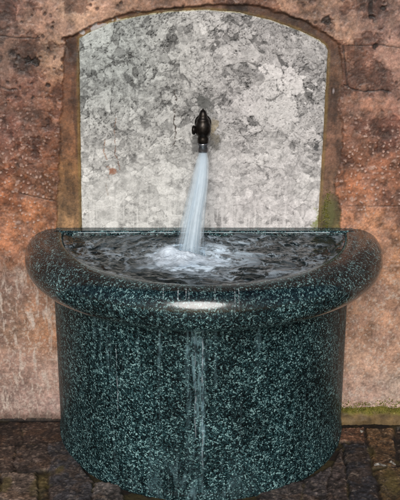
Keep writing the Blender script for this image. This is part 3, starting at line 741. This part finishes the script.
rust = sst(0.55, 0.68, fbm(Xg * 22, Yg * 22, 651, 4)); gcol = mixc(gcol, np.array([120, 82, 52.0]), rust * 0.22)
lich = sst(0.60, 0.66, fbm(Xg * 70, Yg * 70, 661, 5, 0.65)) * 0.35; gcol = mixc(gcol, np.array([168, 150, 132.0]), lich)
w4 = fbm(Xg * 180, Yg * 180, 681, 3, 0.65); gcol = gcol * (1 + 1.3 * (w4 - 0.5))[..., None]
joint = np.array([34, 27, 23.0]) * (0.6 + 0.8 * w2)[..., None]
jm = sst(0.52, 0.62, fbm(Xg * 20, Yg * 20, 671, 4)); joint = mixc(joint, np.array([74, 66, 36.0]), jm * 0.7)
gcol = joint * (1 - stone[..., None]) + gcol * stone[..., None]
for (px, py, rx_, ry_) in [(40, 482, 10, 14), (5, 486, 6, 10), (392, 480, 9, 14), (372, 452, 4, 9), (60, 470, 5, 5)]:
    cx, cy = on_level(px, py); k = sst(1.0, 0.4, np.hypot((Xg - cx) / (rx_ * .0036), (Yg - cy) / (ry_ * .0062)) + 1.2 * (w2 - 0.5)); gcol = mixc(gcol, np.array([104, 92, 46.0]), k * 0.5)
near_wall = sst(0.07, 0.0, -Yg + 0.05 * (w2 - 0.5)); gcol = mixc(gcol, gcol * np.array([0.5, 0.45, 0.42]), near_wall * 0.7)  # ground colour darker towards the wall
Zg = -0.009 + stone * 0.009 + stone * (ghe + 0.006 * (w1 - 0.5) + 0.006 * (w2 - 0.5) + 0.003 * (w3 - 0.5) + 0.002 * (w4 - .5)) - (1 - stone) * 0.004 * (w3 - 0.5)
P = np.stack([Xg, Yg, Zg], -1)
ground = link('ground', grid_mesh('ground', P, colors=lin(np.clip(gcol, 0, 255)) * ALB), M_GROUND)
tag(ground, kind='structure')

# moss: tiny tufts on the ledge and beside the plaque's lower corner
def moss(name, spots, label):
    bm = bmesh.new()
    for (x, y, z, n, rx, ry, rz) in spots:
        for i in range(n):
            c = Vector((x + random.gauss(0, rx), y + random.gauss(0, ry), z + random.gauss(0, rz)))
            for k in range(3):
                d = Vector((random.gauss(0, 1), random.gauss(-0.5, 0.8), abs(random.gauss(0.7, 0.6)))).normalized() * random.uniform(0.003, 0.006)
                sdir = d.cross(Vector((random.random(), random.random(), random.random()))).normalized() * random.uniform(0.0012, 0.0024)
                bm.faces.new([bm.verts.new(c - sdir), bm.verts.new(c + sdir), bm.verts.new(c + d + sdir * 0.3), bm.verts.new(c + d - sdir * 0.3)])
    me = bpy.data.meshes.new(name); bm.to_mesh(me); bm.free()
    tag(link(name, me, M_MOSS), label, 'moss', kind='stuff')
sp = []
for i in range(46):
    x = lx0 + 0.02 + 0.32 * i / 45; dens_ = 4 + int(26 * float(vn(np.array(x * 28), np.array(0.5), 3)))
    sp.append((x, -0.012, 0.043, dens_, 0.006, 0.011, 0.003))
    sp.append((x, -0.026, 0.036, int(dens_ * 0.35), 0.006, 0.003, 0.005))
    sp.append((x, -0.004, 0.052 + 0.012 * random.random(), int(dens_ * 0.6), 0.006, 0.002, 0.007))
moss('moss', sp, 'yellow green moss along the ledge at the foot of the wall')
sp = []
for i in range(20):
    f = i / 19; p = on_wall(330 - 5 * (1 - f) * random.random() * 2, 226 - 32 * f)
    sp.append((p[0] - 0.004, 0.0, p[1], 6, 0.006, 0.0012, 0.006))
moss('moss', sp, 'green moss beside the lower right corner of the stone plaque')

# pale leaf scraps lying on the paving
def leaf(px, py, L, w, ang, label):
    x, y = on_level(px, py); bm = bmesh.new(); n = 10; A, B = [], []
    for k in range(n + 1):
        f = k / n; ww = w * math.sin(math.pi * min(0.98, 0.04 + f)) ** 0.7
        cx = (f - 0.5) * L; zc_ = 0.004 * math.sin(f * 5) + 0.004
        A.append(bm.verts.new((cx, ww + 0.002 * math.sin(f * 17), zc_ + 0.003))); B.append(bm.verts.new((cx, -ww, zc_)))
    for k in range(n): bm.faces.new((A[k], B[k], B[k + 1], A[k + 1]))
    r_ = bmesh.ops.solidify(bm, geom=bm.faces[:], thickness=0.0008)
    o = link('leaf', bm_mesh('leaf', bm), M_FLAKE); o.location = (x, y, 0.006); o.rotation_euler = (0, 0, R(ang))
    tag(o, label, 'leaf')
leaf(380, 468, 0.042, 0.006, 8, 'longest pale leaf scrap lying in the joint at the right')
leaf(392, 466, 0.024, 0.005, -20, 'pale leaf scrap nearest the right edge of the paving')
leaf(362, 434, 0.026, 0.007, 60, 'small pale leaf on the reddish brick below the mossy ledge')

# ================================================================== LIGHT
EL = R(29); AZ = R(4)
sun = bpy.data.lights.new('sun', 'SUN'); sun.energy = 2.3; sun.angle = R(31); sun.color = (1.0, 0.988, 0.972)
so = bpy.data.objects.new('sun', sun); COL.objects.link(so)
# light comes from in front of the wall (-Y side), a little to the left
dirv = Vector((math.sin(AZ) * -1 * math.cos(EL), -math.cos(AZ) * math.cos(EL), math.sin(EL)))
so.rotation_euler = dirv.to_track_quat('Z', 'Y').to_euler(); so.location = dirv * 8
wd = bpy.data.worlds.new('World'); S.world = wd; wd.use_nodes = True
nt_ = wd.node_tree; bg = nt_.nodes['Background']
sky = nt_.nodes.new('ShaderNodeTexSky'); sky.sky_type = 'NISHITA'; sky.sun_disc = False
sky.sun_elevation = EL; sky.sun_rotation = math.atan2(dirv.x, dirv.y); sky.dust_density = 3.0; sky.air_density = 1.0
nt_.links.new(sky.outputs[0], bg.inputs[0]); bg.inputs[1].default_value = 0.05

cam = bpy.data.cameras.new('camera'); cam.sensor_fit = 'VERTICAL'; cam.sensor_height = 36; cam.lens = F / 500 * 36; cam.clip_end = 500
co = bpy.data.objects.new('camera', cam); COL.objects.link(co); co.location = (0, CY, CZ); co.rotation_euler = (R(90) - PITCH, 0, 0)
S.camera = co
S.view_settings.view_transform = 'Standard'; S.view_settings.look = 'None'; S.view_settings.exposure = 0.3; S.view_settings.gamma = 1.0; S.view_settings.use_curve_mapping = False
